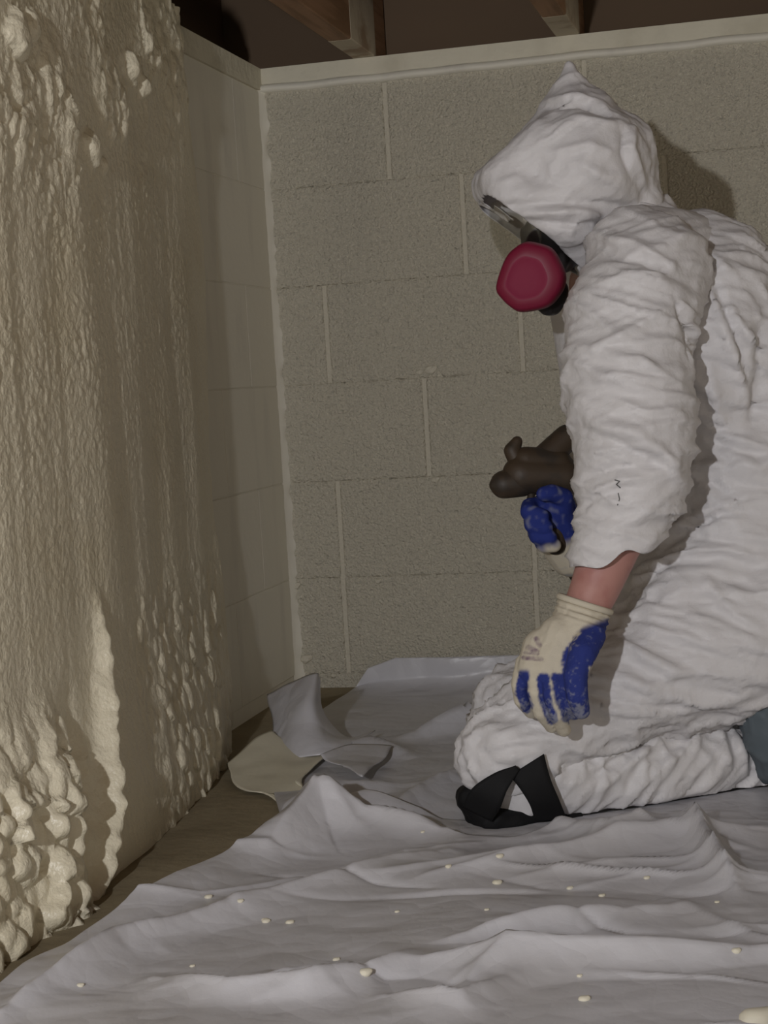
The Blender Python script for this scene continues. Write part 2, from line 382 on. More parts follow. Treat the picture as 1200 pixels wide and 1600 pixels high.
# ------------------------------------------------------------------ plastic sheeting on the floor
def fold_h(P2, folds):
    h = 0
    for path, wd, ht in folds:
        q = np.array([onZ(x, y, .02)[:2] for x, y in path]); dd, pr = seg_dist(P2, q)
        h = h+1.5*ht*np.exp(-np.abs(dd/wd)**1.15)*np.sin(np.clip(pr, .04, .96)*math.pi)**.5
    return h
def build_front_sheet():
    us = np.linspace(0, 1, 520); n = len(us); Yl = np.concatenate([np.linspace(.3, 1.4, 20, endpoint=False), np.linspace(1.4, 2.36, 300)]); m = len(Yl)
    U, Yg = [a.ravel() for a in np.meshgrid(us, Yl, indexing='ij')]
    xe = np.interp(Yg, [-.6, 1.0, 1.6, 1.95, 2.15, 2.29, 2.4], [-.93, -.90, -.862, -.815, -.745, -.68, -.60])+.006*perlin(np.stack([Yg*9, Yg*0, Yg*0+.5], 1))
    X = xe+(U**1.25)*(1.7-xe)
    # far border runs in front of the knees
    yfar = np.interp(X, [-.8, -.70, -.55, -.40, -.25, -.1, .3, 1.7], [2.2, 2.30, 2.30, 2.265, 2.36, 2.47, 2.64, 2.74])
    Y = np.where(Yg > 1.4, 1.4+(Yg-1.4)/(.96)*(yfar-1.4), Yg)
    P2 = np.stack([X, Y], 1); P3 = np.stack([X, Y, X*0], 1)
    z = .012+.008*perlin(P3*[2.2, 4.5, 1], 3)+.026*crumple(P3*[3.2, 5.5, 1], 5, 11, .35)+.020*crumple(P3*[8, 12, 1], 6, 19, .5)
    z = z+fold_h(P2, [([(0, 1580), (180, 1480), (370, 1415)], .020, .022), ([(300, 1430), (420, 1400), (560, 1365), (700, 1330)], .03, .016),
                      ([(240, 1525), (360, 1545), (480, 1540), (560, 1520), (640, 1490)], .022, .018), ([(640, 1500), (900, 1495), (1200, 1480)], .02, .018),
                      ([(720, 1470), (900, 1440), (1060, 1415)], .018, .014), ([(1075, 1290), (1110, 1340), (1150, 1390)], .014, .024),
                      ([(560, 1370), (800, 1350), (1000, 1320), (1190, 1300)], .025, .014), ([(420, 1335), (500, 1292), (560, 1300)], .03, .03),
                      ([(840, 1290), (960, 1320), (1080, 1290)], .02, .016), ([(600, 1545), (720, 1560), (800, 1520)], .02, .014),
                      ([(480, 1295), (600, 1292), (700, 1300)], .016, .022)])
    g = np.random.default_rng(23)
    for _ in range(46):
        c = np.array([g.uniform(-.85, .25), g.uniform(1.5, 2.25)]); an = g.normal(.12, .45); L_ = g.uniform(.05, .22); dv = np.array([math.cos(an), math.sin(an)])*L_
        mid = c+np.array([-dv[1], dv[0]])*g.uniform(-.25, .25); dd, pr_ = seg_dist(P2, [c-dv, mid, c+dv]); sg = g.choice([-1, 1], p=[.3, .7])
        z = z+sg*g.uniform(.003, .010)*np.exp(-dd/g.uniform(.006, .016))*np.sin(np.clip(pr_, .02, .98)*math.pi)**.7
    z = z+.05*sm(.10, 0, (X-xe))*sm(1.5, 2.25, Y)*.5                 # lifted left border
    z = z+.010*sm(.06, .0, yfar-Y)*sm(-.50, -.62, X); z = np.where((Y > yfar-.10) & (X > -.56), z*(1-.75*sm(.13, .03, yfar-Y)*sm(-.56, -.48, X)), z)
    z = np.maximum(z, .0095)
    o = mesh_obj('plastic_sheet', np.stack([X, Y, z], 1), grid_faces(n, m), M['sheet'])
    o.modifiers.new('s', 'SOLIDIFY').thickness = .0015
    tag(o, 'pale crumpled plastic sheeting spread across the floor before the worker', 'plastic sheet')
build_front_sheet()
def build_rear_sheet():
    n, m = 260, 150; us = np.linspace(-.93, 1.7, n); vs = np.linspace(0, 1, m)
    U, Vv = [a.ravel() for a in np.meshgrid(us, vs, indexing='ij')]
    P = np.stack([U, Vv*1.2, U*0], 1)
    y0 = 2.10+0*U; ywall = 3.36-.02*perlin(P*[6, 0, 0], 4)
    s = Vv*1.42                                                     # arc length: flat, then up the wall
    flat = ywall-y0-.06
    Y = y0+np.minimum(s, flat); rise = np.clip(s-flat, 0, None)
    upm = np.interp(U, [-.93, -.90, -.80, -.6, -.2, 1.7], [.0, .25, .45, .75, 1.0, 1.0])
    ang = np.clip(rise/.08, 0, 1)*1.35
    Y = Y+.055*np.sin(ang)+0*rise; z = .055*(1-np.cos(ang))+np.clip(rise-.08, 0, None)*.9
    z = np.minimum(z*upm, .062)
    P3 = np.stack([U, Y, z], 1); fl = sm(0, .2, flat-s)
    z = z+.004+fl*(.006*perlin(P3*[4, 6, 1], 5)+.008*crumple(P3*[5, 7, 2], 6, 3, .4)+.004)
    Y = Y-.012*np.abs(perlin(P3*[9, 1, 14], 6))*(1-fl)
    P2 = np.stack([U, Y], 1)
    z = z+fold_h(P2, [([(560, 1290), (660, 1240), (800, 1180)], .03, .02), ([(380, 1290), (520, 1240), (640, 1225)], .035, .02), ([(640, 1150), (760, 1130), (900, 1120)], .03, .035), ([(500, 1180), (580, 1165), (640, 1180)], .03, .02)])
    yl = np.interp(U, [-.6, -.35, -.1, .3, 1.7], [2.33, 2.42, 2.56, 2.72, 2.82]); z = np.where(Y < yl, .002+(z-.002)*sm(yl-.09, yl, Y), z); z = np.maximum(z, .002)
    U = np.maximum(U, np.interp(Y, [2.1, 2.3, 2.6, 2.9], [-.72, -.76, -.88, -.93])-.0)
    o = mesh_obj('plastic_sheet', np.stack([U, Y, z], 1), grid_faces(n, m), M['sheet']); o.modifiers.new('s', 'SOLIDIFY').thickness = .001
    tag(o, 'plastic sheeting behind the worker turned up against the block wall', 'plastic sheet')
build_rear_sheet()
def relief(a, sc, seed):
    return lambda V: np.stack([perlin(V*sc, seed), perlin(V*sc, seed+1), perlin(V*sc, seed+2)], 1)*a
# curled flap by the corner: stands up in front of the corner, hollow on its right, tongue runs along the floor
flap = [[at(418, 1085, 3.08), at(455, 1066, 3.02), at(492, 1052, 2.98), at(500, 1058, 3.05)],
        [at(424, 1120, 3.00), at(458, 1108, 2.92), at(490, 1098, 2.90), at(504, 1110, 2.98)],
        [at(427, 1155, 2.93), at(460, 1150, 2.85), at(500, 1146, 2.84), at(540, 1150, 2.90)],
        [at(428, 1188, 2.86), at(470, 1185, 2.80), at(530, 1172, 2.80), at(585, 1142, 2.92)]]
o = mesh_obj('plastic_flap', *surf(flap, 12, 12, relief(.003, 14, 2)), M['sheet']); o.modifiers.new('s', 'SOLIDIFY').thickness = .0012
tag(o, 'curled plastic flap standing up in front of the wall corner', 'plastic sheet')
M['cream'] = mat('cream_film', (.70, .66, .52), .45, .4, [(40, .25, .003, 3)])
tongue = [[at(357, 1192, 2.80), at(388, 1166, 2.86), at(422, 1142, 2.92), at(428, 1160, 2.90)],
          [at(362, 1222, 2.70), at(400, 1200, 2.76), at(436, 1186, 2.80), at(520, 1172, 2.84)],
          [at(385, 1236, 2.64), at(425, 1226, 2.66), at(455, 1210, 2.70), at(500, 1190, 2.76)],
          [at(428, 1240, 2.60), at(445, 1262, 2.53), at(476, 1238, 2.60), at(462, 1222, 2.64)]]
o = mesh_obj('torn_sheet', *surf(tongue, 12, 12, relief(.003, 16, 6)), M['cream']); o.modifiers.new('s', 'SOLIDIFY').thickness = .002
tag(o, 'bright torn cream scrap curling from the foot of the foam', 'plastic sheet')
patch = [[at(500, 1180, 2.72), at(550, 1163, 2.78), at(612, 1166, 2.78)], [at(512, 1190, 2.70), at(560, 1184, 2.72), at(600, 1186, 2.72)], [at(545, 1200, 2.66), at(565, 1214, 2.60), at(575, 1204, 2.66)]]
o = mesh_obj('torn_sheet', *surf(patch, 10, 10, relief(.002, 20, 9)), M['sheet']); o.modifiers.new('s', 'SOLIDIFY').thickness = .0015
tag(o, 'small white torn scrap lying on the shaded rear sheeting', 'plastic sheet')

# ------------------------------------------------------------------ the kneeling worker
FW = np.array([-.95, -.31, 0]); FW /= np.linalg.norm(FW)            # facing
LT = np.array([-FW[1], FW[0], 0])                                   # towards the worker's left (camera side)
if LT@np.array([0, -1, 0]) < 0: LT = -LT
UPV = np.array([0, 0, 1.]); AX = [FW, LT, UPV]
per = thing('person', (-.2, 2.45, 0), 'kneeling worker in white hooded coverall with respirator and coated gloves', 'person')

def folds_px(me, items, no=None):
    """raise / sink folds where their lines run on the camera-facing cloth"""
    co, nn = get_co(me), get_no(me); q = px(co); view = (CP-co); view /= np.linalg.norm(view, axis=1)[:, None]
    face = sm(.0, .35, (nn*view).sum(1)); h = np.zeros(len(co))
    for path, wd, ht in items:
        lo, hi = np.min(path, 0)-wd*4, np.max(path, 0)+wd*4
        m = np.where((q[:, 0] > lo[0]) & (q[:, 0] < hi[0]) & (q[:, 1] > lo[1]) & (q[:, 1] < hi[1]) & (face > 0))[0]
        if not len(m): continue
        dd, pr = seg_dist(q[m], path)
        h[m] += 1.5*ht*np.exp(-np.abs(dd/wd)**1.4)*np.sin(np.clip(pr, .02, .98)*math.pi)**.6*face[m]
    h = .011*np.tanh(h/.011)
    set_co(me, co+nn*h[:, None])
def aniso(co, axis, along, across):
    a = np.array(axis, float); a /= np.linalg.norm(a); t = co@a
    return co*across+np.outer(t*(along-across), a)
def wrinkle(me, axis, along, across, amp, seed, cr=0.0, crs=14):
    co, nn = get_co(me), get_no(me); p = aniso(co, axis, along, across)
    p = p+.5*np.stack([perlin(co*7, seed+k) for k in (3, 4, 5)], 1)
    h = amp*1.5*(ridged(p, seed)**2-.3)+amp*.7*(ridged(p*2.1, seed+1)**2-.3)
    if cr: h = h+cr*crumple(co*crs, 7, seed, .5)
    set_co(me, co+nn*h[:, None])

# torso with both thighs
chest = at(1085, 540, 2.53); abd = at(1150, 770, 2.55); pel = at(1262, 945, 2.58)
kn = at(793, 1178, 2.375); th_mid = at(990, 1056, 2.43); hipn = at(1235, 960, 2.46)
kf = kn-LT*.225-FW*.055+UPV*.02; hipf = hipn-LT*.22; thf = th_mid-LT*.22-FW*.03-UPV*.055
shn = at(1010, 425, 2.36); shf = shn-LT*.36
neck = at(985, 385, 2.52)
torso = remesh([ell(chest, (.145, .185, .20), AX), ell(abd, (.165, .185, .20), AX), ell(pel, (.19, .205, .165), AX),
                rc(chest, .15, abd, .165), rc(abd, .165, pel, .17), rc(neck, .085, chest+UPV*.05, .12),
                rc(at(1075, 445, 2.44), .07, at(1075, 445, 2.66), .07), rc(at(1120, 485, 2.5), .08, at(1205, 590, 2.56), .12), rc(at(1205, 590, 2.56), .12, at(1250, 760, 2.57), .145), rc(at(1250, 760, 2.57), .145, pel, .17), rc(at(1150, 520, 2.47), .07, at(1230, 700, 2.47), .10), rc(at(1150, 520, 2.68), .07, at(1230, 700, 2.68), .10),
                *chain([(hipn, .135), (th_mid, .10), (at(860, 1130, 2.39), .080), (kn, .072)]),
                *chain([(hipf, .125), (thf, .082), (kf+UPV*.0, .070)]),
                rc(abd+LT*.06-UPV*.06, .13, th_mid+UPV*.0, .09)], .0055, 14)
wrinkle(torso, (.9, .3, -.28), 3, 22, .0065, 31, .008, 9)
wrinkle(torso, (.92, .25, -.30), 4, 50, .0020, 35)
folds_px(torso, [
    ([(935, 1040), (1010, 1075), (1065, 1050)], 7, .007), ([(945, 990), (1020, 1030), (1075, 1055)], 6, .006), ([(960, 965), (1080, 1000), (1195, 1040)], 6, .006),
    ([(1000, 940), (1120, 975), (1200, 1010)], 7, .006), ([(915, 1075), (1000, 1095), (1070, 1090)], 8, .007), ([(930, 1110), (1040, 1115), (1190, 1085)], 7, .006),
    ([(1095, 900), (1150, 960), (1200, 990)], 8, .008), ([(1060, 880), (1130, 870), (1200, 890)], 6, -.006), ([(985, 925), (1015, 935), (1060, 945)], 5, -.006),
    ([(1040, 830), (1100, 800), (1190, 770)], 7, .008), ([(1035, 855), (1090, 820), (1130, 800)], 5, -.008), ([(990, 920), (1040, 880), (1090, 865)], 5, -.007),
    ([(1085, 400), (1120, 480), (1150, 560), (1170, 640)], 9, .012), ([(1105, 420), (1150, 520), (1168, 600)], 7, -.012), ([(1130, 470), (1165, 520), (1190, 545)], 6, .008),
    ([(1188, 510), (1190, 580), (1172, 670)], 8, -.012), ([(1108, 560), (1120, 640), (1135, 670)], 8, .006), ([(1125, 680), (1165, 690), (1200, 700)], 6, .012), ([(1120, 700), (1200, 740)], 8, .008),
    ([(1060, 360), (1110, 400), (1160, 440)], 6, .008), ([(1030, 370), (1075, 395), (1105, 430)], 5, -.007),
    ([(760, 1165), (800, 1160), (850, 1150)], 5, .004), ([(765, 1190), (810, 1180), (840, 1172)], 5, .005), ([(770, 1150), (830, 1130), (880, 1140)], 5, .004)])
# near sleeve, elbow bent, cuff pushed up to the forearm
sl = [(at(1015, 425, 2.36), .083), (at(985, 500, 2.33), .090), (at(980, 590, 2.31), .091), (at(992, 680, 2.29), .086), (at(985, 760, 2.285), .077), (at(966, 835, 2.28), .061), (at(955, 890, 2.275), .057)]
sleeve = remesh(chain(sl)+[rc(at(1040, 700, 2.30), .042, at(1000, 640, 2.30), .06), rc(at(990, 400, 2.38), .07, at(1050, 410, 2.46), .075), rc(at(985, 850, 2.28), .045, at(968, 800, 2.28), .06)], .0045, 12)
wrinkle(sleeve, (.30, .1, 1), 24, 3.5, .0055, 5, .004, 12)
wrinkle(sleeve, (-.35, .1, 1), 52, 7, .0016, 8)
folds_px(sleeve, [
    ([(905, 600), (960, 585), (1060, 600)], 7, .007), ([(950, 620), (1010, 645), (1060, 640)], 6, .008), ([(920, 660), (1000, 680), (1065, 730)], 7, .009), ([(960, 690), (1010, 715), (1050, 735)], 6, -.008),
    ([(985, 690), (1030, 705), (1060, 740)], 5, .008), ([(900, 710), (980, 700), (1040, 690)], 6, .005), ([(905, 750), (960, 730), (1040, 725)], 5, -.005), ([(915, 775), (970, 750), (1030, 745)], 5, .005),
    ([(900, 560), (980, 520), (1060, 470)], 8, .007), ([(1055, 470), (1075, 520), (1080, 560)], 4, -.010), ([(1062, 470), (1090, 500), (1088, 540)], 4, .006),
    ([(920, 450), (980, 430), (1060, 425)], 6, .006), ([(940, 400), (1000, 405), (1070, 440)], 6, -.007), ([(930, 372), (990, 380), (1060, 420)], 6, .007), ([(950, 560), (1000, 560), (1075, 610)], 5, .005),
    ([(905, 800), (930, 775), (980, 765)], 5, -.004), ([(940, 830), (985, 815), (1025, 790)], 6, .005)])
cut(sleeve, at(960, 869, 2.28), CU*-1+CR*.30)
set_co(sleeve, get_co(sleeve)+(CU*1.0)[None, :]*(.007*np.sin((get_co(sleeve)@CR)*95)*sm(.05, 0, np.abs(px(get_co(sleeve))[:, 1]-866)/1100))[:, None])
# near shin on the floor
ank = at(1165, 1182, 2.50); shn0 = at(830, 1216, 2.385)
shin = remesh([*chain([(at(800, 1222, 2.375), .056), (at(870, 1212, 2.39), .060), (at(960, 1204, 2.42), .062), (at(1070, 1190, 2.46), .061), (ank, .056)])], .0045, 10)
wrinkle(shin, (.60, .15, .75), 5, 26, .006, 61, .005, 12)
folds_px(shin, [([(900, 1150), (890, 1180), (872, 1200)], 5, .006), ([(925, 1145), (910, 1170), (890, 1195)], 4, .006), ([(950, 1145), (935, 1165), (915, 1185)], 4, .005),
                ([(1060, 1130), (1000, 1180), (930, 1240)], 6, .008), ([(1110, 1130), (1060, 1180), (960, 1260)], 7, .008), ([(1120, 1130), (1130, 1165), (1140, 1200)], 6, .009), ([(1150, 1150), (1160, 1180), (1165, 1210)], 6, .008),
                ([(1010, 1150), (960, 1190), (920, 1220)], 5, -.006), ([(1140, 1200), (1100, 1230), (1000, 1255)], 6, .006), ([(1180, 1180), (1175, 1215), (1140, 1240)], 5, -.006)])
shinf = remesh(chain([(kf-UPV*.02, .058), (kf-FW*.42-UPV*.03, .055)]), .008, 6)
co = get_co(shinf); co[:, 2] = np.maximum(co[:, 2], .008); set_co(shinf, co)
co = get_co(shin); co[:, 2] = np.maximum(co[:, 2], .014); set_co(shin, co)
# hood
hd = 2.50
hood = remesh([ell(at(905, 268, hd), (.108, .115, .105), AX), rc(at(905, 245, hd), .094, at(902, 205, hd), .068), rc(at(902, 205, hd), .068, at(894, 150, hd), .030), rc(at(894, 150, hd), .030, at(889, 112, hd), .012), rc(at(950, 225, hd), .032, at(990, 320, hd), .045),
               rc(at(905, 250, hd), .085, at(795, 290, hd), .042), rc(at(950, 250, hd), .075, at(985, 315, hd), .050), rc(at(860, 300, hd), .075, at(900, 370, hd), .062),
               rc(at(900, 300, hd), .09, at(960, 350, hd+.02), .075), rc(at(985, 315, hd), .05, at(1008, 345, hd+.02), .030), rc(at(950, 225, hd), .035, at(985, 270, hd), .042),
               rc(at(850, 250, hd)+LT*.045, .055, at(778, 288, hd)+LT*.045, .032), rc(at(850, 250, hd)-LT*.045, .055, at(778, 288, hd)-LT*.045, .032), rc(at(778, 288, hd)+LT*.045, .032, at(778, 288, hd)-LT*.045, .032),
               rc(at(870, 340, hd)+LT*.05, .055, at(800, 310, hd)+LT*.05, .04), rc(at(870, 340, hd)-LT*.05, .055, at(800, 310, hd)-LT*.05, .04)], .0045, 9)
co = get_co(hood); q_ = px(co); set_co(hood, co+np.outer(.007*np.exp(-((q_[:, 0]-889)/26)**2)*sm(190, 125, q_[:, 1]), CU))
wrinkle(hood, (.3, .4, .8), 10, 12, .0026, 77, .006, 15)
wrinkle(hood, (.8, .2, .5), 8, 36, .0016, 79)
folds_px(hood, [([(850, 160), (900, 150), (950, 165)], 5, .007), ([(850, 168), (905, 160), (960, 182)], 5, -.009), ([(850, 205), (900, 185), (970, 195)], 6, .006), ([(855, 220), (880, 200), (905, 190)], 4, .005),
                ([(990, 190), (985, 230), (1010, 300)], 6, .007), ([(975, 200), (975, 240), (995, 290)], 6, -.007), ([(790, 322), (880, 315), (1000, 325)], 6, -.008), ([(800, 335), (900, 330), (960, 340)], 6, .007),
                ([(830, 345), (900, 352), (950, 350)], 5, -.006), ([(900, 250), (930, 270), (980, 300)], 9, .006), ([(850, 240), (920, 225), (960, 240)], 5, .004)])
axis_n = -(CR*105+CU*143); axis_n = axis_n/np.linalg.norm(axis_n)       # face opening looks down and forward
cut(hood, at(806, 352, hd), axis_n)
# far sleeve to the gun hand
gw = at(893, 872, 2.60)
sleevef = remesh(chain([(shf, .08), (at(960, 640, 2.70), .078), (at(945, 790, 2.66), .066), (at(912, 872, 2.62), .054)]), .007, 8)
cut(sleevef, at(915, 866, 2.62), at(893, 840, 2.58)-at(945, 790, 2.66))
for m_ in (sleeve, hood, sleevef): thicken(m_, .0010)
suit = link('coverall', merge_meshes([torso, sleeve, shin, shinf, hood, sleevef], 'coverall'), M['suit'], per)
suit['label'] = 'white hooded disposable coverall with creases'

# body under the clothes: one continuous surface with head, neck, arms and legs
hc = at(905, 290, 2.515); FD = axis_n*.86+FW*.35; FD /= np.linalg.norm(FD)     # gaze
HU = np.cross(FD, LT); HU /= np.linalg.norm(HU); HU = HU if HU@UPV > 0 else -HU
wr = at(915, 952, 2.262); el = at(1020, 705, 2.30)
hb = at(893, 985, 2.25)
bodym = remesh([ell(hc, (.088, .075, .105), [FD, LT, HU]), ell(hc+FD*.03-HU*.065, (.05, .05, .045), [FD, LT, HU]), rc(hc+FD*.085+HU*.005, .008, hc+FD*.103-HU*.03, .014, 12),
                ell(hc+LT*.077-HU*.01, (.02, .008, .03), [FD, LT, HU], 12, 8), ell(hc-LT*.077-HU*.01, (.02, .008, .03), [FD, LT, HU], 12, 8),
                ell(hc+FD*.087-HU*.06, (.008, .024, .009), [FD, LT, HU], 12, 8),
                rc(hc-FD*.03-HU*.05, .055, neck-UPV*.05, .06), ell(chest, (.10, .14, .16), AX), ell(abd, (.11, .13, .16), AX), ell(pel, (.13, .15, .12), AX), rc(chest, .11, abd, .11), rc(abd, .11, pel, .12),
                rc(shn-LT*.02, .055, shf+LT*.02, .055), *chain([(shn, .052), (el, .042), (at(955, 850, 2.28), .041), (at(930, 918, 2.268), .034), (wr, .031), (hb, .030)]),
                *chain([(shf, .052), (at(950, 720, 2.68), .042), (at(905, 860, 2.61), .031), (at(880, 842, 2.585), .03)]),
                *chain([(hipn, .09), (th_mid, .07), (kn, .05), (ank, .035), (ank-FW*.08+UPV*.015, .028)]), *chain([(hipf, .09), (thf, .07), (kf, .048), (kf-FW*.40-UPV*.03, .035)])], .006, 6)
body = link('body', bodym, M['skin'], per); body['label'] = 'bare forearm between glove and sleeve'
for s_ in (-1, 1):
    mesh_obj('eye', *ell(hc+FD*.083+LT*.031*s_+HU*.012, (.010, .013, .009), [FD, LT, HU], 14, 8), M['eye'], body)
mesh_obj('hair', *join([ell(hc-FD*.022+HU*.012, (.078, .079, .100), [FD, LT, HU])]), M['hair'], per)

# gloves ------------------------------------------------------------
def store(me, name, val):
    a = me.attributes.new(name, 'FLOAT', 'POINT'); a.data.foreach_set('value', np.clip(val, 0, 1).astype(np.float32))
def near_glove():
    D = 2.235
    def f(pts): return chain([(at(x, y, d), r) for x, y, d, r in pts], 14)
    parts = [*f([(912, 952, 2.262, .037), (900, 985, 2.255, .037)]),
             *f([(900, 985, 2.255, .037), (875, 1010, 2.245, .036)]), *f([(850, 1015, 2.25, .030), (838, 1045, 2.24, .026)]), *f([(905, 985, 2.245, .035), (880, 1040, 2.232, .030)]), *f([(880, 1000, 2.245, .036), (858, 1045, 2.235, .030)]),
             # four fingers, knuckle bends, then the thumb from the side of the palm
             *f([(820, 1036, 2.250, .0130), (812, 1070, 2.242, .0118), (816, 1094, 2.252, .0110), (830, 1112, 2.272, .0098)]),
             *f([(841, 1042, 2.236, .0130), (837, 1080, 2.222, .0120), (846, 1112, 2.232, .0112), (862, 1134, 2.256, .0098)]),
             *f([(861, 1044, 2.226, .0130), (862, 1084, 2.208, .0120), (871, 1116, 2.218, .0112), (881, 1140, 2.244, .0098)]),
             *f([(879, 1040, 2.220, .0130), (883, 1074, 2.202, .0118), (890, 1098, 2.210, .0110), (897, 1114, 2.232, .0100)]),
             *f([(922, 993, 2.225, .021), (910, 1022, 2.196, .0190), (899, 1056, 2.182, .0158), (902, 1088, 2.186, .0145), (908, 1110, 2.20, .0120)])]
    me = remesh(parts, .0019, 3)
    co, nn = get_co(me), get_no(me); q = px(co); nx = nn@CR; nz = nn@(-CF); ny = nn@CU
    nz_ = perlin(co*70, 3)*.18+perlin(co*220, 8)*.12
    dth, pth = seg_dist(q, [(936, 982), (918, 1008), (902, 1036), (898, 1060), (902, 1088), (908, 1110)])
    thumb = sm(27, 20, dth+30*nz_)*sm(978, 990, q[:, 1]+.35*(q[:, 0]-930)+10)*sm(-.5, -.1, nz)
    fing = 0
    for pth_ in ([(818, 1054), (815, 1080), (822, 1104)], [(849, 1060), (850, 1090), (862, 1122)], [(872, 1060), (876, 1088), (886, 1120)]):
        dd, pr = seg_dist(q, pth_); fing = np.maximum(fing, sm(12, 7.5, dd+16*nz_))
    fing = fing*sm(1042, 1052, q[:, 1])
    under = sm(.15, .5, -nz)*sm(985, 1010, q[:, 1])
    coat = np.clip(np.maximum(np.maximum(thumb, fing), under), 0, 1)
    worn = coat*(.02+.75*sm(.25, .95, .6*perlin(co*110, 14)+.5*perlin(co*300, 15)+.75*sm(1070, 1118, q[:, 1])))
    pr = np.zeros(len(co))
    for a, b, wd in [((818, 1028), (846, 1030), 3.2), ((826, 1012), (838, 1018), 4.5), ((838, 998), (843, 1008), 4), ((820, 1020), (840, 1022), 2.2)]:
        dd, _ = seg_dist(q, [a, b]); pr = np.maximum(pr, sm(wd+1, wd-1, dd))
    pr = pr*(.55+.5*perlin(co*200, 5))*sm(-.1, .2, nz)*(1-coat)
    # knit rib at the wrist
    rib = sm(14, 0, np.abs(seg_dist(q, [(880, 946), (912, 940), (948, 962)])[0]-2))
    tt = (q[:, 1]-.32*(q[:, 0]-880)-940); cuffm = sm(34, 10, tt)
    set_co(me, co+nn*(.0014*np.sin(tt*.62)*cuffm+.0006*perlin(co*120, 9))[:, None])
    cut(me, at(914, 945, 2.262), (CU*.95+CR*.30))
    # cut removed points, so repaint from position
    co2 = get_co(me); idx = nearest(co, co2)
    for nm, v in (('coat', coat), ('worn', worn), ('print', pr)): store(me, nm, v[idx])
    thicken_safe = None
    return me
def nearest(A, B):
    from mathutils.kdtree import KDTree
    k = KDTree(len(A))
    for i, a in enumerate(A): k.insert(a, i)
    k.balance(); return np.array([k.find(b)[1] for b in B])
gl = link('glove', near_glove(), M['glove'], per); gl['label'] = 'beige knit glove with blue coated palm, resting on the knee'
# rolled rim of the glove
rim = []; c0 = at(914, 944, 2.262); e1 = CR*.95-CU*.30; e1 /= np.linalg.norm(e1); e2 = CF
for j in range(40):
    a = 2*math.pi*j/40; rad = e1*math.cos(a)+e2*math.sin(a); nrm = np.cross(e1, e2)
    for k in range(8): b = 2*math.pi*k/8; rim.append(c0+rad*(.0365+.0035*math.cos(b))+nrm*.0045*math.sin(b))
Fr = [((i % 40)*8+k, (i % 40)*8+(k+1) % 8, ((i+1) % 40)*8+(k+1) % 8, ((i+1) % 40)*8+k) for i in range(40) for k in range(8)]
mesh_obj('cuff', rim, Fr, M['glove'], gl)
def far_glove():
    def f(pts): return chain([(at(x, y, d), r) for x, y, d, r in pts], 14)
    parts = [*f([(892, 868, 2.60, .034), (872, 835, 2.58, .036), (858, 805, 2.57, .036)]), *f([(880, 820, 2.59, .03), (868, 790, 2.585, .03)]),
             # fingers wrapped round the grip
             *f([(846, 790, 2.565, .0145), (828, 792, 2.55, .0140), (826, 800, 2.525, .0130), (846, 806, 2.515, .0120)]),
             *f([(848, 808, 2.565, .0145), (832, 812, 2.545, .0140), (832, 820, 2.520, .0130), (852, 824, 2.512, .0120)]),
             *f([(854, 826, 2.565, .0145), (838, 832, 2.545, .0140), (840, 838, 2.522, .0130), (858, 840, 2.515, .0120)]),
             *f([(862, 842, 2.568, .0140), (848, 848, 2.55, .0130), (850, 852, 2.53, .0120), (866, 852, 2.522, .0110)]),
             *f([(878, 800, 2.565, .018), (880, 778, 2.545, .0155), (862, 770, 2.53, .0135), (850, 772, 2.525, .012)])]
    me = remesh(parts, .0026, 4); co, nn = get_co(me), get_no(me); q = px(co)
    store(me, 'coat', sm(862, 846, q[:, 1]+.25*(q[:, 0]-860)+8*perlin(co*60))); store(me, 'worn', np.clip(perlin(co*90)-.2, 0, .6)); store(me, 'print', np.zeros(len(co)))
    return me
g2 = link('glove', far_glove(), M['glove'], per); g2['label'] = 'blue coated knit glove gripping the spray gun'

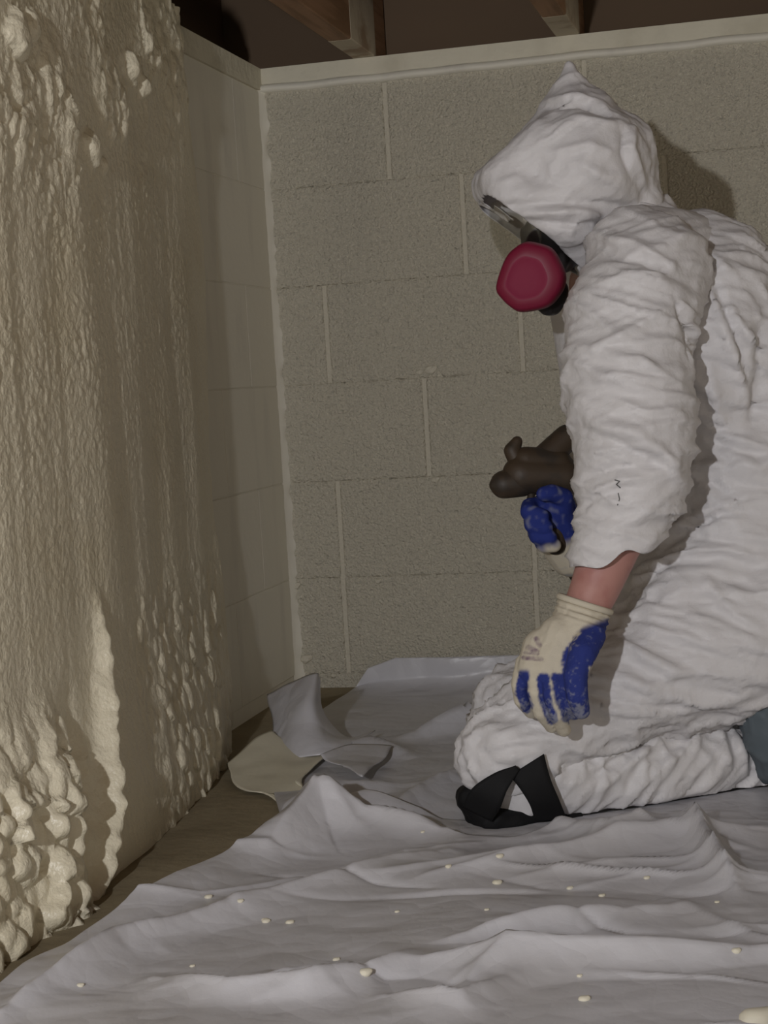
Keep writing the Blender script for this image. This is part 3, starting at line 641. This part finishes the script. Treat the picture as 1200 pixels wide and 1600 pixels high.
# respirator --------------------------------------------------------
res = bpy.data.objects.new('respirator', bpy.data.meshes.new('respirator')); bpy.data.objects.remove(res)
fcen = hc+FD*.085-HU*.040
facep = remesh([ell(fcen, (.045, .060, .050), [FD, LT, HU]), rc(at(868, 455, 2.44), .020, at(862, 476, 2.44), .017), rc(at(846, 470, 2.42), .014, at(856, 482, 2.43), .012), rc(fcen, .035, at(845, 435, 2.43), .03),
                rc(at(822, 362, 2.50), .010, at(826, 390, 2.46), .010)], .004, 6)
resp = link('respirator', facep, M['rubber'], per); resp['label'] = 'dark rubber respirator facepiece with magenta filter'
def filter_mesh():
    # rounded-square pancake filter seen nearly face on
    c = at(828, 432, 2.385); n = -CF+CR*-.22-CU*.12; n /= np.linalg.norm(n); u = CR-n*(CR@n); u /= np.linalg.norm(u); v = np.cross(n, u)
    out = np.array([(775, 452), (781, 425), (792, 400), (806, 386), (822, 378), (842, 381), (860, 388), (872, 405), (881, 428), (880, 445), (873, 460), (858, 477), (838, 484), (812, 487), (798, 480), (785, 468)], float)
    # smooth outline
    P = []
    L = len(out)
    for k in range(L):
        p0, p1, p2, p3 = out[k-1], out[k], out[(k+1) % L], out[(k+2) % L]
        for t in (0, .25, .5, .75): P.append(.5*(2*p1+(p2-p0)*t+(2*p0-5*p1+4*p2-p3)*t*t+(3*p1-p0-3*p2+p3)*t**3))
    P = np.array(P); cc = np.array([818., 438.])
    loc = []
    for x, y in P:                                                    # to filter plane
        r_ = ray(x, y); tt = ((c-CP)@n)/(r_@n); w_ = CP+r_*tt-c; loc.append((w_@u, w_@v))
    loc = np.array(loc); r_ = ray(*cc); tt = ((c-CP)@n)/(r_@n); w_ = CP+r_*tt-c; ctr = np.array([w_@u, w_@v])
    rings = [(1.0, -.030), (1.02, -.012), (1.0, 0), (.96, .007), (.88, .011), (.62, .0135), (.56, .0135), (.52, .012), (.25, .0125), (.02, .0125)]
    V = []
    for s, h in rings:
        for a in loc: q = ctr+(a-ctr)*s; V.append(c+u*q[0]+v*q[1]+n*h)
    k = len(loc); Fc = grid_faces(len(rings), k, True); Fc.append(tuple(range(k-1, -1, -1)))
    Fc.append(tuple(range((len(rings)-1)*k, len(rings)*k)))
    split = 6*k
    return V, Fc, k
V, Fc, k = filter_mesh()
fo = mesh_obj('filter', V, Fc, M['magenta'], resp); fo['label'] = 'magenta filter cartridge'
fo.data.materials.append(M['magenta2'])
for p_ in fo.data.polygons:
    if min(p_.vertices) >= 5*k: p_.material_index = 1
# clear bulging face shield
vis = []; vc = at(848, 342, hd)
for i in range(22):
    for j in range(25):
        a = (-.25+i/21*1.15); b = (j/24-.5)*2.9
        vis.append(vc-CR*.080*math.cos(a)*math.cos(b)+CF*.082*math.sin(b)*math.cos(a)-CU*.085*math.sin(a))
vo = mesh_obj('visor', vis, grid_faces(22, 25), M['visor'], resp); vo.modifiers.new('s', 'SOLIDIFY').thickness = .002; vo['label'] = 'clear curved face shield'

# knee pad with two straps ------------------------------------------
pad = remesh([ell(at(785, 1272, 2.375), (.055, .060, .022), AX), rc(at(736, 1246, 2.36), .020, at(762, 1282, 2.33), .014), rc(at(775, 1282, 2.325), .014, at(905, 1274, 2.36), .007), rc(at(735, 1250, 2.36), .02, at(735, 1245, 2.44), .02)], .004, 5)
co = get_co(pad); co[:, 2] = np.maximum(co[:, 2], .006); set_co(pad, co+.0025*fbm(co*45, 2)[:, None]*get_no(pad))
kp = link('knee_pad', pad, M['strap'], per); kp['label'] = 'black knee pad'
def strap(edge_a, edge_b, da, db, nseg=14, bulge=.012):
    """webbing laid over the leg between two edge lines"""
    A = [at(x, y, d-.009) for (x, y), d in zip(edge_a, da)]; B = [at(x, y, d-.009) for (x, y), d in zip(edge_b, db)]
    return surf(list(zip(A, B)), 8, 6)
s1 = strap([(722, 1262), (738, 1232), (772, 1208), (806, 1196)], [(768, 1284), (782, 1262), (792, 1236), (812, 1202)], [2.315, 2.298, 2.297, 2.300], [2.312, 2.296, 2.292, 2.300])
s2 = strap([(836, 1284), (828, 1258), (812, 1232), (796, 1212)], [(886, 1280), (874, 1250), (860, 1216), (850, 1178)], [2.325, 2.305, 2.300, 2.302], [2.330, 2.312, 2.303, 2.305])
for s_ in (s1, s2):
    o = mesh_obj('strap', *s_, M['strap'], kp); o.modifiers.new('s', 'SOLIDIFY').thickness = .003
bk = bevel_box('buckle', (.022, .008, .012), .003, M['buckle']); o = bpy.data.objects.new('buckle', bk); COL.objects.link(o); o.parent = kp
o.matrix_parent_inverse = per.matrix_world.inverted(); o.location = at(872, 1280, 2.325)

# boot in a slate cover behind the heel ------------------------------
bm_ = remesh([rc(at(1196, 1118, 2.41), .036, at(1222, 1185, 2.43), .042), rc(at(1194, 1105, 2.41), .030, at(1250, 1085, 2.52), .045), rc(at(1215, 1180, 2.52), .05, at(1262, 1205, 2.55), .045), rc(at(1225, 1130, 2.52), .05, at(1290, 1150, 2.55), .05), rc(ank-FW*.04, .045, ank-FW*.17, .042), rc(ank-FW*.17, .042, ank-FW*.19+UPV*.05, .036)], .005, 6)
wrinkle(bm_, (.2, .2, .9), 10, 22, .005, 91, .008, 16)
co = get_co(bm_); co[:, 2] = np.maximum(co[:, 2], .02); set_co(bm_, co)
so = link('boot_cover', bm_, M['shoe'], per); so['label'] = 'slate blue boot cover'

# ------------------------------------------------------------------ spray gun in the far hand
gun = thing('spray_gun', tuple(at(845, 745, 2.56)), 'dark brown spray foam gun held in the raised far hand', 'spray gun')
def gp(name, parts, voxel=.003, it=3, m_='gun'):
    return link(name, remesh(parts, voxel, it), M[m_], gun)
gp('gun_body', [rc(at(815, 742, 2.56), .030, at(880, 745, 2.57), .030), rc(at(822, 720, 2.56), .022, at(870, 725, 2.57), .024)])
gp('nozzle', [rc(at(815, 752, 2.56), .024, at(788, 757, 2.555), .022), rc(at(788, 757, 2.555), .022, at(774, 758, 2.55), .010)])
gp('valve', [rc(at(812, 730, 2.56), .014, at(800, 704, 2.56), .013), rc(at(800, 704, 2.56), .013, at(808, 690, 2.56), .009)])
gp('air_cylinder', [rc(at(845, 722, 2.57), .022, at(886, 684, 2.58), .021), rc(at(886, 684, 2.58), .021, at(905, 672, 2.59), .014)])
gp('handle', [rc(at(856, 760, 2.56), .018, at(868, 850, 2.555), .017)])
gp('trigger', [rc(at(832, 765, 2.56), .006, at(828, 785, 2.555), .006), rc(at(828, 785, 2.555), .006, at(836, 800, 2.555), .005)], .002, 2)
hp = [at(868, 848, 2.56), at(885, 880, 2.62), at(930, 940, 2.75), at(1000, 1010, 2.85), at(1060, 1090, 2.9)]
gp('hose', chain([(p, .011) for p in hp], 12), .004, 4)

# ------------------------------------------------------------------ crumbs of foam on the sheeting
cl = []
for x, y, r in [(452, 1442, .005), (413, 1438, .004), (570, 1520, .007), (525, 1500, .004), (912, 1562, .006), (776, 1380, .006), (700, 1354, .004), (780, 1338, .005), (890, 1388, .004), (940, 1400, .004), (1150, 1486, .005), (325, 1402, .005),
                (375, 1408, .004), (415, 1440, .005), (125, 1540, .004), (300, 1510, .003), (1010, 1372, .004), (620, 1425, .003), (1182, 1594, .017), (660, 1300, .003), (760, 1422, .003), (905, 1525, .003), (1120, 1410, .003)]:
    cl.append((x, y, r))
dgr = bpy.context.evaluated_depsgraph_get()
for i, (x, y, r) in enumerate(cl):
    d_ = ray(x, y); hit = S.ray_cast(dgr, Vector(CP), Vector(d_).normalized())
    p = np.array(hit[1]) if hit[0] else onZ(x, y, .02)
    me = remesh([ell(p, (r, r*.8, r*.7)), ell(p+[r*.6, r*.3, r*.2], (r*.6, r*.6, r*.5)), ell(p+[-r*.5, r*.2, 0], (r*.5, r*.6, r*.6))], r*.3, 1)
    o = link('foam_crumb', me, M['crumb']); 
    if r > .012: tag(o, 'largest pale foam lump lying on the front plastic sheeting', 'foam crumb')
    else: tag(o, 'tiny crumb of cream foam lying on the front plastic sheeting', 'foam crumb', 'foam crumbs on the sheeting')
# small printed marks on the sleeve
for stroke in ([(961, 750), (968, 752), (963, 757), (969, 762)], [(966, 771), (968, 780), (965, 789)]):
    pts = []
    for x, y in stroke:
        h_ = S.ray_cast(dgr, Vector(CP), Vector(ray(x, y)).normalized())
        if h_[0] and h_[4].name.startswith('coverall'): pts.append(np.array(h_[1])-ray(x, y)*.0006)
    if len(pts) > 1: mesh_obj('printed_mark', *join([rc(a, .0008, b, .0008, 6, 2) for a, b in zip(pts[:-1], pts[1:])]), M['buckle'], suit)
